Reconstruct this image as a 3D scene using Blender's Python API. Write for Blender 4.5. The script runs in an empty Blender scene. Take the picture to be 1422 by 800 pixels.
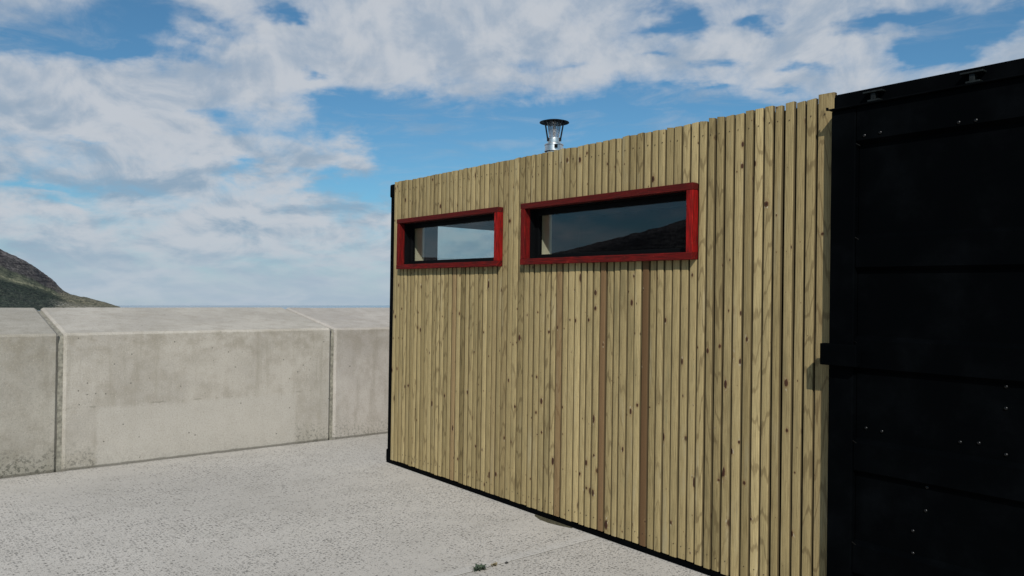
import bpy, bmesh, math, random
from mathutils import Vector, Matrix, noise

random.seed(11)
R = math.radians
SC = bpy.context.scene
COL = SC.collection

# ------------------------------------------------------------------ frame of reference
# World: z is true up, y is where the camera looks.  The pier deck slopes about 1.5 degrees up towards its
# sea wall, so everything on the pier is described in pier axes: a = along the cabin towards the sea wall,
# b = out of the clad wall, c = square to the deck.  Metres.
PITCH = R(1.28)
EYE = 1.5854
CAM = Vector((0, 0, EYE))
_cr = (Vector((-0.63118646, 0.77562272, 0.00361091)),
       Vector((-0.77549815, -0.63115761, 0.01557845)),
       Vector((0.01436205, 0.00703265, 0.99987213)))
def c2w(v):
    cp, sp = math.cos(PITCH), math.sin(PITCH)
    return Vector((v.x, v.y * cp - v.z * sp, v.y * sp + v.z * cp))
AX_A, AX_B, AX_C = [c2w(v).normalized() for v in _cr]
PIER = Matrix((
    (AX_A.x, AX_B.x, AX_C.x, 0), (AX_A.y, AX_B.y, AX_C.y, 0), (AX_A.z, AX_B.z, AX_C.z, 0), (0, 0, 0, 1)))
PIER.translation = CAM - AX_C * EYE
SUN = (PIER.to_3x3() @ Vector((-1.18, 1.0, 1.25))).normalized()

# ------------------------------------------------------------------ node helpers
class NT:
    def __init__(self, tree):
        self.t = tree; self.n = tree.nodes; self.l = tree.links
    def node(self, typ, **kw):
        n = self.n.new(typ)
        for k, v in kw.items(): setattr(n, k, v)
        return n
    def put(self, sock, v):
        if isinstance(v, bpy.types.NodeSocket): self.l.new(v, sock)
        elif v is not None:
            if isinstance(v, (tuple, list)) and sock.type == 'RGBA' and len(v) == 3: v = (*v, 1)
            sock.default_value = v
    def m(self, op, a, b=None, c=None, clamp=False):
        n = self.node('ShaderNodeMath', operation=op, use_clamp=clamp)
        for i, v in enumerate((a, b, c)):
            if v is not None: self.put(n.inputs[i], v)
        return n.outputs[0]
    def v(self, op, a, b=None, out=0):
        n = self.node('ShaderNodeVectorMath', operation=op)
        self.put(n.inputs[0], a)
        if b is not None:
            if op == 'SCALE': self.put(n.inputs[3], b)
            else: self.put(n.inputs[1], b)
        return n.outputs[out]
    def length(self, a):
        return self.v('LENGTH', a, out=1)
    def xyz(self, x=0.0, y=0.0, z=0.0):
        n = self.node('ShaderNodeCombineXYZ')
        for i, q in enumerate((x, y, z)): self.put(n.inputs[i], q)
        return n.outputs[0]
    def sep(self, v):
        n = self.node('ShaderNodeSeparateXYZ'); self.put(n.inputs[0], v); return n.outputs
    def noise(self, vec, scale=1.0, detail=4.0, rough=0.5, dist=0.0, col=False):
        n = self.node('ShaderNodeTexNoise'); self.put(n.inputs['Vector'], vec)
        n.inputs['Scale'].default_value = scale; n.inputs['Detail'].default_value = detail
        n.inputs['Roughness'].default_value = rough; n.inputs['Distortion'].default_value = dist
        return n.outputs['Color' if col else 'Fac']
    def voro(self, vec, scale=1.0, dims='3D', rnd=1.0):
        n = self.node('ShaderNodeTexVoronoi', voronoi_dimensions=dims)
        self.put(n.inputs['Vector'], vec); n.inputs['Scale'].default_value = scale
        n.inputs['Randomness'].default_value = rnd
        return n.outputs
    def step(self, x, lo, hi, a=0.0, b=1.0):
        n = self.node('ShaderNodeMapRange', interpolation_type='SMOOTHSTEP')
        for i, q in enumerate((x, lo, hi, a, b)): self.put(n.inputs[i], q)
        return n.outputs[0]
    def lin(self, x, lo, hi, a=0.0, b=1.0):
        n = self.node('ShaderNodeMapRange')
        for i, q in enumerate((x, lo, hi, a, b)): self.put(n.inputs[i], q)
        return n.outputs[0]
    def mix(self, f, a, b, mode='MIX'):
        n = self.node('ShaderNodeMix', data_type='RGBA', blend_type=mode)
        self.put(n.inputs[0], f); self.put(n.inputs[6], a); self.put(n.inputs[7], b)
        return n.outputs[2]
    def attr(self, name):
        return self.node('ShaderNodeAttribute', attribute_name=name).outputs
    def objco(self):
        return self.node('ShaderNodeTexCoord').outputs['Object']
    def bump(self, h, strength, dist, nrm=None):
        n = self.node('ShaderNodeBump'); n.inputs['Strength'].default_value = strength
        n.inputs['Distance'].default_value = dist; self.put(n.inputs['Height'], h)
        if nrm is not None: self.put(n.inputs['Normal'], nrm)
        return n.outputs[0]

def new_mat(name):
    m = bpy.data.materials.new(name); m.use_nodes = True
    t = NT(m.node_tree)
    p = m.node_tree.nodes['Principled BSDF']
    return m, t, p

# ------------------------------------------------------------------ materials
def mat_slats():
    m, t, p = new_mat('treated_pine')
    uv = t.node('ShaderNodeUVMap', uv_map='grain').outputs[0]
    s = t.sep(uv); U, V = s[0], s[1]
    col = t.attr('tint')
    ts = t.node('ShaderNodeSeparateColor'); t.put(ts.inputs[0], col['Color']); TONE, BROWN, RND = ts.outputs[0], ts.outputs[1], ts.outputs[2]
    def knots(cu, cv, rmin, rmax, power, thr):
        P = t.xyz(t.m('DIVIDE', U, cu), t.m('DIVIDE', V, cv), 0)
        vo = t.voro(P, 1.0, '2D', 1.0)
        cs0 = t.node('ShaderNodeSeparateColor'); t.put(cs0.inputs[0], vo['Color'])
        d = t.v('MULTIPLY', t.v('MULTIPLY', t.v('SUBTRACT', P, vo['Position']), (cu, cv, 0)), t.xyz(1, t.lin(cs0.outputs[2], 0, 1, .35, .95), 0))
        wob = t.noise(t.xyz(t.m('MULTIPLY', U, 120), t.m('MULTIPLY', V, 120), 0), 1, 2, .5)
        dl = t.m('MULTIPLY', t.length(d), t.m('ADD', .7, t.m('MULTIPLY', wob, .6)))
        cs = t.node('ShaderNodeSeparateColor'); t.put(cs.inputs[0], vo['Color'])
        rad = t.m('ADD', rmin, t.m('MULTIPLY', t.m('POWER', cs.outputs[0], power), rmax - rmin))
        on = t.m('GREATER_THAN', cs.outputs[1], t.lin(RND, 0, 1, thr - .26, thr + .34))      # some boards are nearly clear of knots
        return dl, rad, on, cs.outputs[2]
    dl, rad, on, kr = knots(0.045, 0.24, 0.0018, 0.0150, 2.4, 0.56)
    rr = t.m('DIVIDE', dl, rad)
    knot = t.m('MULTIPLY', t.step(rr, 0.7, 1.1, 1, 0), on)
    halo = t.m('MULTIPLY', t.step(rr, 0.9, 2.6, 1, 0), on)
    # grain: flat-sawn rings, bent round the knots
    bend = t.m('MULTIPLY', t.m('MULTIPLY', halo, halo), 2.6)
    warp = t.noise(t.xyz(t.m('MULTIPLY', U, 9), t.m('MULTIPLY', V, 1.1), 0), 1.0, 3, .55)
    ph = t.m('ADD', t.m('ADD', t.m('MULTIPLY', U, 560.0), t.m('MULTIPLY', warp, 26.0)), bend)
    ring = t.m('ADD', .5, t.m('MULTIPLY', t.m('SINE', ph), .5))
    fib = t.noise(t.xyz(t.m('MULTIPLY', U, 420), t.m('MULTIPLY', V, 7), 0), 1.0, 4, .6)
    pores = t.noise(t.xyz(t.m('MULTIPLY', U, 900), t.m('MULTIPLY', V, 60), 0), 1.0, 2, .5)
    blot = t.noise(t.xyz(t.m('MULTIPLY', U, 14), t.m('MULTIPLY', V, 1.5), 3.3), 1.0, 4, .6)
    pale, mid, dark = (.345, .272, .133), (.254, .193, .087), (.088, .060, .026)
    c = t.mix(t.m('MULTIPLY', ring, .60), pale, mid)
    c = t.mix(t.step(fib, .44, .70, 0, .70), c, dark)
    c = t.mix(t.step(pores, .55, .72, 0, .35), c, dark)
    c = t.mix(t.step(blot, .50, .76, 0, .6), c, (0.1320, 0.1072, 0.0512))
    c = t.mix(t.step(blot, .44, .22, 0, .5), c, (0.3520, 0.3120, 0.2040))
    # darker rings seen on the wide faces of some boards
    cath = t.step(t.m('SINE', t.m('ADD', t.m('MULTIPLY', V, t.lin(RND, .4, 1, 9.0, 30.0)), t.m('MULTIPLY', warp, 30.0))), .72, .98)
    c = t.mix(t.m('MULTIPLY', cath, t.step(RND, .50, .75, 0, .50)), c, dark)
    # boards of different colour
    c = t.mix(BROWN, c, t.mix(fib, (.175, .098, .045), (.105, .056, .026)))
    c = t.mix(1.0, c, t.mix(TONE, (.50, .48, .43), (1.28, 1.28, 1.32)), 'MULTIPLY')
    c = t.mix(t.m('MULTIPLY', halo, .45), c, (0.1680, 0.1080, 0.0480))
    kc = t.mix(kr, (.034, .013, .008), (.075, .034, .015))
    c = t.mix(knot, c, kc)
    core = t.m('MULTIPLY', t.step(rr, 0.25, 0.55, 1, 0), t.m('MULTIPLY', on, t.m('GREATER_THAN', kr, .45)))
    c = t.mix(t.m('MULTIPLY', core, .8), c, (0.0144, 0.0080, 0.0064))
    # pale torn fibres beside some knots
    tear = t.noise(t.xyz(t.m('MULTIPLY', U, 90), t.m('MULTIPLY', V, 40), 7.7), 1.0, 2, .5)
    tr = t.m('MULTIPLY', t.m('MULTIPLY', t.m('SUBTRACT', halo, knot, clamp=True), t.step(tear, .60, .68)), .8)
    c = t.mix(tr, c, (0.4000, 0.3520, 0.2480))
    # grey-green preservative bloom and grime
    gr = t.noise(t.xyz(t.m('MULTIPLY', U, 30), t.m('MULTIPLY', V, 5), 9.1), 1.0, 5, .65)
    c = t.mix(t.step(gr, .60, .78, 0, .5), c, (0.1640, 0.1600, 0.0920))
    c = t.mix(t.m('MULTIPLY', t.attr('edge_shade')['Fac'], .80), c, (.052, .038, .019))      # shade of the gaps between slats, painted dark into the board edges
    t.put(p.inputs['Base Color'], c)
    p.inputs['Roughness'].default_value = .82; p.inputs['Specular IOR Level'].default_value = .18
    h = t.m('ADD', t.m('ADD', t.m('MULTIPLY', fib, .5), t.m('MULTIPLY', ring, .25)), t.m('ADD', t.m('MULTIPLY', knot, .9), t.m('MULTIPLY', pores, .35)))
    t.put(p.inputs['Normal'], t.bump(h, .55, .0022))
    return m

def mat_red():
    m, t, p = new_mat('red_stained_timber')
    uv = t.node('ShaderNodeUVMap', uv_map='grain').outputs[0]
    s = t.sep(uv); U, V = s[0], s[1]
    ts = t.node('ShaderNodeSeparateColor'); t.put(ts.inputs[0], t.attr('tint')['Color'])
    st = t.noise(t.xyz(t.m('MULTIPLY', U, 170), t.m('MULTIPLY', V, 7), 0), 1, 5, .62)
    bl = t.noise(t.xyz(t.m('MULTIPLY', U, 30), t.m('MULTIPLY', V, 9), 4), 1, 4, .6)
    c = t.mix(t.step(st, .32, .66), (.190, .0064, .0058), (.042, .0034, .0032))
    c = t.mix(t.step(bl, .50, .75, 0, .75), c, (.040, .0065, .006))
    c = t.mix(t.step(bl, .42, .25, 0, .5), c, (.30, .020, .015))
    c = t.mix(ts.outputs[1], c, t.mix(st, (.062, .0085, .007), (.030, .0065, .0055)))
    c = t.mix(t.lin(ts.outputs[0], .5, 1, 0, 1), c, t.mix(1.0, c, (1.55, 1.35, 1.3), 'MULTIPLY'))      # stronger sunlight on one jamb, painted into its colour
    wear = t.noise(t.objco(), 95, 4, .7)
    c = t.mix(t.m('MULTIPLY', t.step(wear, .62, .72), t.m('ADD', .12, t.m('MULTIPLY', ts.outputs[2], .75))), c, (.50, .24, .11))
    t.put(p.inputs['Base Color'], c)
    p.inputs['Roughness'].default_value = .62; p.inputs['Specular IOR Level'].default_value = .08
    t.put(p.inputs['Normal'], t.bump(st, .5, .0025))
    return m

def mat_black(name, base, rough, spec, bump=.0006, dirt=.5):
    m, t, p = new_mat(name)
    o = t.objco()
    n1 = t.noise(o, 4.0, 5, .6); n2 = t.noise(o, 160, 3, .6)
    c = t.mix(t.step(n1, .45, .8, 0, dirt), base, tuple(x * 2.6 + .0015 for x in base))
    t.put(p.inputs['Base Color'], c)
    t.put(p.inputs['Roughness'], t.lin(n1, .3, .7, rough - .08, rough + .12))
    p.inputs['Specular IOR Level'].default_value = spec
    t.put(p.inputs['Normal'], t.bump(t.m('ADD', n1, t.m('MULTIPLY', n2, .3)), .4, bump))
    return m

def mat_plain(name, base, rough=.7, metal=0.0, var=.25, scale=18.0, spec=.3, bump=.0):
    m, t, p = new_mat(name)
    n = t.noise(t.objco(), scale, 5, .6)
    c = t.mix(t.step(n, .3, .7), tuple(x * (1 - var) for x in base), tuple(min(1, x * (1 + var)) for x in base))
    t.put(p.inputs['Base Color'], c)
    p.inputs['Roughness'].default_value = rough; p.inputs['Metallic'].default_value = metal
    p.inputs['Specular IOR Level'].default_value = spec
    if bump: t.put(p.inputs['Normal'], t.bump(n, .5, bump))
    return m

def mat_concrete(name, seed, tone, moss, patch=False, stain=1.0):
    """cast sea-wall concrete; object coordinates: x = a (out of plane), y = b (along), z = up from the deck"""
    m, t, p = new_mat(name)
    o = t.objco(); oo = t.v('ADD', o, (seed * 3.1, seed * 7.7, seed * 1.3)); s = t.sep(o); so = t.sep(oo)
    big = t.noise(oo, 1.5, 5, .6); med = t.noise(oo, 7, 6, .65); fine = t.noise(oo, 70, 5, .7); grit = t.noise(oo, 260, 3, .7)
    c = t.mix(t.step(big, .34, .66), tuple(x * .90 for x in tone), tuple(x * 1.10 for x in tone))
    c = t.mix(t.step(med, .42, .70, 0, .60), c, tuple(x * f for x, f in zip(tone, (.75, .73, .69))))
    # upright run-off streaks
    stv = t.noise(t.xyz(t.m('MULTIPLY', so[0], 2), t.m('MULTIPLY', so[1], 9), t.m('MULTIPLY', so[2], .9)), 1.0, 5, .62)
    face = t.step(s[2], 1.20, 1.16)
    c = t.mix(t.m('MULTIPLY', t.step(stv, .48, .76, 0, .60 * stain), face), c, tuple(x * f for x, f in zip(tone, (.64, .62, .56))))
    # weathered band under the arris, and growth at the foot
    band = t.m('MULTIPLY', t.step(s[2], .78, 1.14), t.step(t.noise(t.xyz(so[0], t.m('MULTIPLY', so[1], 3), t.m('MULTIPLY', so[2], 4)), 1.6, 5, .65), .40, .66))
    c = t.mix(t.m('MULTIPLY', t.m('MULTIPLY', band, face), .55 * stain), c, (.205, .182, .138))
    foot = t.step(t.m('ADD', s[2], t.m('MULTIPLY', t.noise(oo, 5, 4, .6), -.32)), .10, -.14)
    spots = t.step(t.noise(oo, 42, 4, .65), .50, .60)
    c = t.mix(t.m('MULTIPLY', t.m('MULTIPLY', foot, spots), moss), c, (.045, .044, .040))
    c = t.mix(t.m('MULTIPLY', foot, .38 * moss), c, (.17, .165, .125))
    if patch:
        wob = t.m('MULTIPLY', t.m('SUBTRACT', t.noise(oo, 14, 4, .6), .5), .045)
        yb = t.m('ADD', s[1], wob); zz = t.m('ADD', s[2], wob)
        pm = t.m('MULTIPLY', t.m('MULTIPLY', t.step(yb, -3.36, -3.31), t.step(yb, -1.47, -1.51)), t.step(zz, .55, .49))
        c = t.mix(t.m('MULTIPLY', pm, .74), c, t.mix(med, (.405, .380, .338), (.362, .338, .298)))
        ln = t.m('MULTIPLY', t.step(t.m('ABSOLUTE', t.m('SUBTRACT', zz, .535)), .010, .003), t.step(t.noise(oo, 9, 3, .5), .50, .60))
        c = t.mix(t.m('MULTIPLY', t.m('MULTIPLY', ln, .45), face), c, (.14, .13, .10))
    toe = t.step(t.m('ADD', s[2], t.m('MULTIPLY', t.noise(oo, 11, 4, .6), -.020)), .012, .002)      # dark line at the foot
    c = t.mix(t.m('MULTIPLY', toe, .66), c, (.085, .078, .062))
    # blow holes and grit
    vo = t.voro(oo, 14.0); cs = t.node('ShaderNodeSeparateColor'); t.put(cs.inputs[0], vo['Color'])
    hr = t.m('MULTIPLY', t.m('POWER', cs.outputs[0], 2.5), .12)
    hole = t.m('MULTIPLY', t.step(t.m('DIVIDE', vo['Distance'], t.m('ADD', hr, .02)), .8, 1.05, 1, 0), t.m('GREATER_THAN', cs.outputs[1], .70))
    c = t.mix(t.m('MULTIPLY', hole, .8), c, (.075, .070, .058))
    c = t.mix(t.step(fine, .50, .70, 0, .50), c, tuple(x * .55 for x in tone))
    c = t.mix(t.step(fine, .44, .30, 0, .45), c, tuple(min(1, x * 1.40) for x in tone))
    c = t.mix(t.step(grit, .54, .70, 0, .50), c, tuple(x * .45 for x in tone))
    t.put(p.inputs['Base Color'], c)
    p.inputs['Roughness'].default_value = .92; p.inputs['Specular IOR Level'].default_value = .2
    h = t.m('SUBTRACT', t.m('ADD', t.m('MULTIPLY', med, .5), t.m('ADD', t.m('MULTIPLY', fine, .55), t.m('MULTIPLY', grit, .35))), t.m('MULTIPLY', hole, .8))
    t.put(p.inputs['Normal'], t.bump(h, .6, .006))
    return m

def mat_deck():
    m, t, p = new_mat('deck_concrete')
    o = t.objco(); s = t.sep(o)
    tone = (.402, .379, .345)
    big = t.noise(o, .55, 5, .6); med = t.noise(o, 3.2, 5, .6); fine = t.noise(o, 48, 5, .7); grit = t.noise(o, 190, 3, .7)
    brush = t.noise(t.xyz(t.m('MULTIPLY', s[0], 2.2), t.m('MULTIPLY', s[1], .35), 0), 1.0, 4, .6)
    c = t.mix(t.step(big, .32, .68), tuple(x * .91 for x in tone), tuple(x * 1.08 for x in tone))
    c = t.mix(t.step(med, .46, .72, 0, .45), c, tuple(x * f for x, f in zip(tone, (.78, .78, .77))))
    c = t.mix(t.step(brush, .55, .75, 0, .26), c, tuple(x * 1.2 for x in tone))
    dens = t.m('ADD', t.m('MULTIPLY', t.step(t.noise(o, 1.1, 4, .6), .38, .62), .32), t.m('MULTIPLY', t.step(brush, .60, .36), .18))
    def pits(scale, rmax, thr, sx):
        q = t.v('MULTIPLY', t.v('ADD', o, t.v('SCALE', t.noise(o, 30, 2, .5, col=True), .012)), (scale, scale * sx, 0))
        vo = t.voro(q, 1.0, '2D'); cs = t.node('ShaderNodeSeparateColor'); t.put(cs.inputs[0], vo['Color'])
        r = t.m('ADD', .10, t.m('MULTIPLY', cs.outputs[0], rmax))
        hit = t.m('GREATER_THAN', t.m('ADD', cs.outputs[1], dens), thr)
        return t.m('MULTIPLY', t.step(t.m('DIVIDE', vo['Distance'], r), .65, 1.1, 1, 0), hit)
    p1 = pits(47, .26, .89, .78); p2 = pits(78, .30, .80, .85); p3 = pits(120, .34, .74, .9)
    c = t.mix(t.m('MULTIPLY', p3, .38), c, (.120, .113, .103))
    c = t.mix(t.step(fine, .50, .70, 0, .42), c, tuple(x * .62 for x in tone))
    c = t.mix(t.step(fine, .42, .28, 0, .30), c, tuple(min(1, x * 1.32) for x in tone))
    c = t.mix(t.step(grit, .55, .72, 0, .30), c, tuple(x * .5 for x in tone))
    c = t.mix(t.m('MULTIPLY', p2, .55), c, (.100, .094, .086))
    c = t.mix(t.m('MULTIPLY', p1, .66), c, (.080, .076, .070))
    marg = t.m('MULTIPLY', t.step(s[0], 3.552, 3.560), t.step(s[0], 3.66, 3.60))
    c = t.mix(t.m('MULTIPLY', marg, .75), c, t.mix(fine, (.44, .42, .39), (.37, .355, .33)))
    c = t.mix(t.step(s[2], -.0012, -.0030), c, (.045, .042, .034))      # silt in the joint
    # the line of dirt where slab meets sea wall
    wl = t.m('MULTIPLY', t.step(s[0], 7.52, 7.63), t.step(t.noise(o, 6, 4, .6), .36, .60))
    c = t.mix(t.m('MULTIPLY', wl, .65), c, (.12, .112, .09))
    t.put(p.inputs['Base Color'], c)
    p.inputs['Roughness'].default_value = .9; p.inputs['Specular IOR Level'].default_value = .22
    h = t.m('SUBTRACT', t.m('ADD', t.m('MULTIPLY', fine, .5), t.m('MULTIPLY', grit, .4)), t.m('ADD', t.m('MULTIPLY', p1, 1.1), t.m('MULTIPLY', p2, .7)))
    t.put(p.inputs['Normal'], t.bump(h, .7, .006))
    return m

def mat_glass():
    m = bpy.data.materials.new('window_glass'); m.use_nodes = True
    t = NT(m.node_tree); t.n.clear()
    out = t.node('ShaderNodeOutputMaterial')
    tr = t.node('ShaderNodeBsdfTransparent'); tr.inputs[0].default_value = (.84, .885, .885, 1)
    gl = t.node('ShaderNodeBsdfGlossy'); gl.inputs['Roughness'].default_value = .004; gl.inputs[0].default_value = (.95, .97, 1, 1)
    fr = t.node('ShaderNodeFresnel')
    # the pane is a real sheet with two faces; keep the air-to-glass reflectance on both
    bf = t.node('ShaderNodeNewGeometry').outputs['Backfacing']
    t.put(fr.inputs[0], t.lin(bf, 0, 1, 1.52, 1 / 1.52))
    mx = t.node('ShaderNodeMixShader')
    t.put(mx.inputs[0], fr.outputs[0]); t.l.new(tr.outputs[0], mx.inputs[1]); t.l.new(gl.outputs[0], mx.inputs[2])
    t.l.new(mx.outputs[0], out.inputs[0])
    return m

def mat_hill():
    m, t, p = new_mat('hillside')
    o = t.objco(); a = t.attr('lay'); ls = t.node('ShaderNodeSeparateColor'); t.put(ls.inputs[0], a['Color'])
    T, E = ls.outputs[0], ls.outputs[1]            # T = up the slope 0..1, E = 1 at the seaward tip
    n1 = t.noise(o, .012, 6, .62); n2 = t.noise(o, .055, 5, .65); n3 = t.noise(o, .16, 4, .65)
    n4 = t.noise(o, .34, 3, .6)
    scrub = t.mix(t.step(n3, .40, .60), (.010, .015, .014), (.030, .042, .031))
    scrub = t.mix(t.step(n4, .60, .68, 0, .55), scrub, (.085, .095, .070))
    grass = t.mix(t.step(n2, .40, .60), (.040, .050, .036), (.098, .104, .072))
    rock = t.mix(t.step(n3, .36, .62), (.032, .031, .032), (.088, .082, .080))
    ledge = t.noise(t.v('MULTIPLY', o, (.012, .012, .20)), 1.0, 4, .6)
    rock = t.mix(t.step(ledge, .50, .58, 0, .8), rock, (.021, .019, .023))
    khaki = t.mix(t.step(n3, .42, .58), (.055, .058, .042), (.185, .170, .120))
    Tn = t.m('ADD', T, t.m('MULTIPLY', t.m('SUBTRACT', n1, .5), .34))
    c = t.mix(t.step(Tn, .38, .46), scrub, grass)
    track = t.m('MULTIPLY', t.step(t.m('ABSOLUTE', t.m('SUBTRACT', Tn, .50)), .03, .010), t.step(n2, .42, .52))
    c = t.mix(t.m('MULTIPLY', track, .7), c, (.19, .185, .125))
    c = t.mix(t.step(Tn, .60, .68), c, rock)
    c = t.mix(t.m('MULTIPLY', t.step(Tn, .88, .96), t.step(n3, .42, .56)), c, (.150, .135, .132))
    c = t.mix(t.step(t.m('ADD', E, t.m('MULTIPLY', t.m('SUBTRACT', n1, .5), .5)), .08, .30, 0, .92), c, khaki)
    pale = t.m('MULTIPLY', t.step(n4, .52, .60), t.step(t.m('ADD', T, t.m('MULTIPLY', n2, .3)), .62, .30))
    c = t.mix(t.m('MULTIPLY', pale, t.lin(E, .0, .25, .10, .85)), c, (.42, .39, .34))
    t.put(p.inputs['Base Color'], c); p.inputs['Roughness'].default_value = .95; p.inputs['Specular IOR Level'].default_value = .1
    t.put(p.inputs['Normal'], t.bump(t.m('ADD', n2, t.m('MULTIPLY', n3, .7)), .8, 9.0))
    return m

def mat_sea():
    m, t, p = new_mat('sea_water')
    o = t.objco()
    n = t.noise(t.v('MULTIPLY', o, (.05, .12, 1)), 1, 6, .6)
    t.put(p.inputs['Base Color'], t.mix(n, (.10, .17, .23), (.13, .20, .26)))
    p.inputs['Roughness'].default_value = .18
    t.put(p.inputs['Normal'], t.bump(n, .6, 1.2))
    return m

def mat_leaf(name, a, b):
    m, t, p = new_mat(name)
    n = t.noise(t.objco(), 90, 3, .6)
    t.put(p.inputs['Base Color'], t.mix(t.step(n, .35, .65), a, b)); p.inputs['Roughness'].default_value = .75
    return m

M = dict(
    slats=mat_slats(), red=mat_red(),
    steel=mat_black('black_painted_steel', (.0008, .0011, .0014), .58, .018),
    door=mat_black('black_door_paint', (.0006, .0009, .0012), .56, .014, .0012),
    alu=mat_black('black_window_alloy', (.0028, .0032, .0036), .5, .06, .0001, .2),
    nail=mat_plain('rusted_nail', (.035, .022, .015), .6, .3, .4, 400),
    rub=mat_plain('worn_galvanised_steel', (.007, .009, .0085), .5, .3, .7, 60),
    bolt=mat_plain('bolt_steel', (.022, .022, .022), .30, .9, .8, 500),
    stainless=mat_plain('stainless_steel', (.70, .68, .66), .34, 1.0, .12, 30),
    capmetal=mat_black('sooty_cap_metal', (.0035, .0035, .0035), .5, .1),
    guard=mat_plain('guard_wire', (.50, .51, .54), .45, .9, .2, 40),
    lining=mat_plain('pale_ply_lining', (.60, .50, .36), .6, 0, .10, 6),
    inner=mat_plain('interior_plaster', (.26, .24, .21), .8, 0, .08, 3),
    floor=mat_plain('interior_floor', (.10, .075, .055), .6, 0, .2, 8),
    glass=mat_glass(),
    wall1=mat_concrete('sea_wall_concrete_mossy', 1, (.295, .275, .236), 1.0, stain=1.1),
    wall2=mat_concrete('sea_wall_concrete_patched', 2, (.360, .334, .292), .6, True),
    wall3=mat_concrete('sea_wall_concrete_brown', 5, (.360, .332, .298), .45, stain=.9),
    filler=mat_plain('joint_filler', (.21, .20, .165), .95, 0, .35, 30, .1, .006),
    deck=mat_deck(), hill=mat_hill(), sea=mat_sea(),
    leaf=mat_leaf('weed_leaf', (.020, .034, .022), (.055, .075, .040)),
    dry=mat_leaf('dry_weed', (.12, .095, .05), (.22, .175, .095)),
    scrap=mat_leaf('olive_scrap', (.030, .026, .014), (.070, .062, .034)),
    stone=mat_plain('dark_stone', (.03, .03, .028), .9, 0, .4, 60),
)

# ------------------------------------------------------------------ object helpers
def tag(o, label=None, cat=None, group=None, kind=None):
    for k, v in (('label', label), ('category', cat), ('group', group), ('kind', kind)):
        if v: o[k] = v
    return o
def root(name, base, label, cat, group=None):
    o = bpy.data.objects.new(name, None); COL.objects.link(o)
    o.matrix_world = PIER @ Matrix.Translation(base); o.empty_display_size = .2
    return tag(o, label, cat, group)
def build(name, bm, mat, parent=None, base=(0, 0, 0), smooth=False, recalc=True):
    """pier-space bmesh -> object; `base` is the pier-space origin of the thing it belongs to"""
    if recalc: bmesh.ops.recalc_face_normals(bm, faces=bm.faces[:])
    bmesh.ops.translate(bm, verts=bm.verts[:], vec=-Vector(base))
    me = bpy.data.meshes.new(name); bm.to_mesh(me); bm.free()
    if smooth:
        for f in me.polygons: f.use_smooth = True
    me.materials.append(mat)
    o = bpy.data.objects.new(name, me); COL.objects.link(o)
    if parent is not None: o.parent = parent
    else: o.matrix_world = PIER @ Matrix.Translation(base)
    return o
def box(bm, lo, hi, bev=0.0, seg=2, jit=0.0):
    lo, hi = Vector(lo), Vector(hi)
    r = bmesh.ops.create_cube(bm, size=1.0)
    vs = r['verts']
    for v in vs:
        v.co = Vector([lo[i] + (v.co[i] + .5) * (hi[i] - lo[i]) + random.uniform(-jit, jit) for i in range(3)])
    if bev > 0:
        es = list({e for v in vs for e in v.link_edges})
        bmesh.ops.bevel(bm, geom=es, offset=bev, segments=seg, affect='EDGES', profile=.6)
def lathe(bm, ctr, prof, n=40, cap=False):
    """prof = [(radius, c)], turned about the c axis through ctr=(a, b)"""
    rings = []
    for r, z in prof:
        rings.append([bm.verts.new((ctr[0] + r * math.cos(2 * math.pi * k / n), ctr[1] + r * math.sin(2 * math.pi * k / n), z)) for k in range(n)])
    for A, B in zip(rings, rings[1:]):
        for k in range(n): bm.faces.new((A[k], A[(k + 1) % n], B[(k + 1) % n], B[k]))
    if cap:
        bm.faces.new(rings[0]); bm.faces.new(rings[-1])
def bar(bm, p, q, w, tdir):
    """thin rectangular strap from p to q, w = (width along tdir, thickness)"""
    p, q = Vector(p), Vector(q); d = (q - p).normalized(); s = Vector(tdir).normalized(); n = d.cross(s).normalized()
    vs = []
    for c in (p, q):
        for i, j in ((-1, -1), (1, -1), (1, 1), (-1, 1)): vs.append(bm.verts.new(c + s * (w[0] / 2 * i) + n * (w[1] / 2 * j)))
    for f in ((0, 1, 2, 3), (4, 5, 6, 7), (0, 1, 5, 4), (1, 2, 6, 5), (2, 3, 7, 6), (3, 0, 4, 7)): bm.faces.new([vs[i] for i in f])

WB = -3.661           # face of the cladding
W1 = (4.630, 6.118, 1.7905, 2.2435)    # outer edges of the red frames (at their front)
W2 = (2.806, 4.359, 1.797, 2.2425)

# ------------------------------------------------------------------ the cabin
CB = (3.3, -4.9, 0.0)
cabin = root('container_cabin', CB, 'black shipping container cabin clad in upright pale timber slats, two red framed windows', 'cabin')

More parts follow.
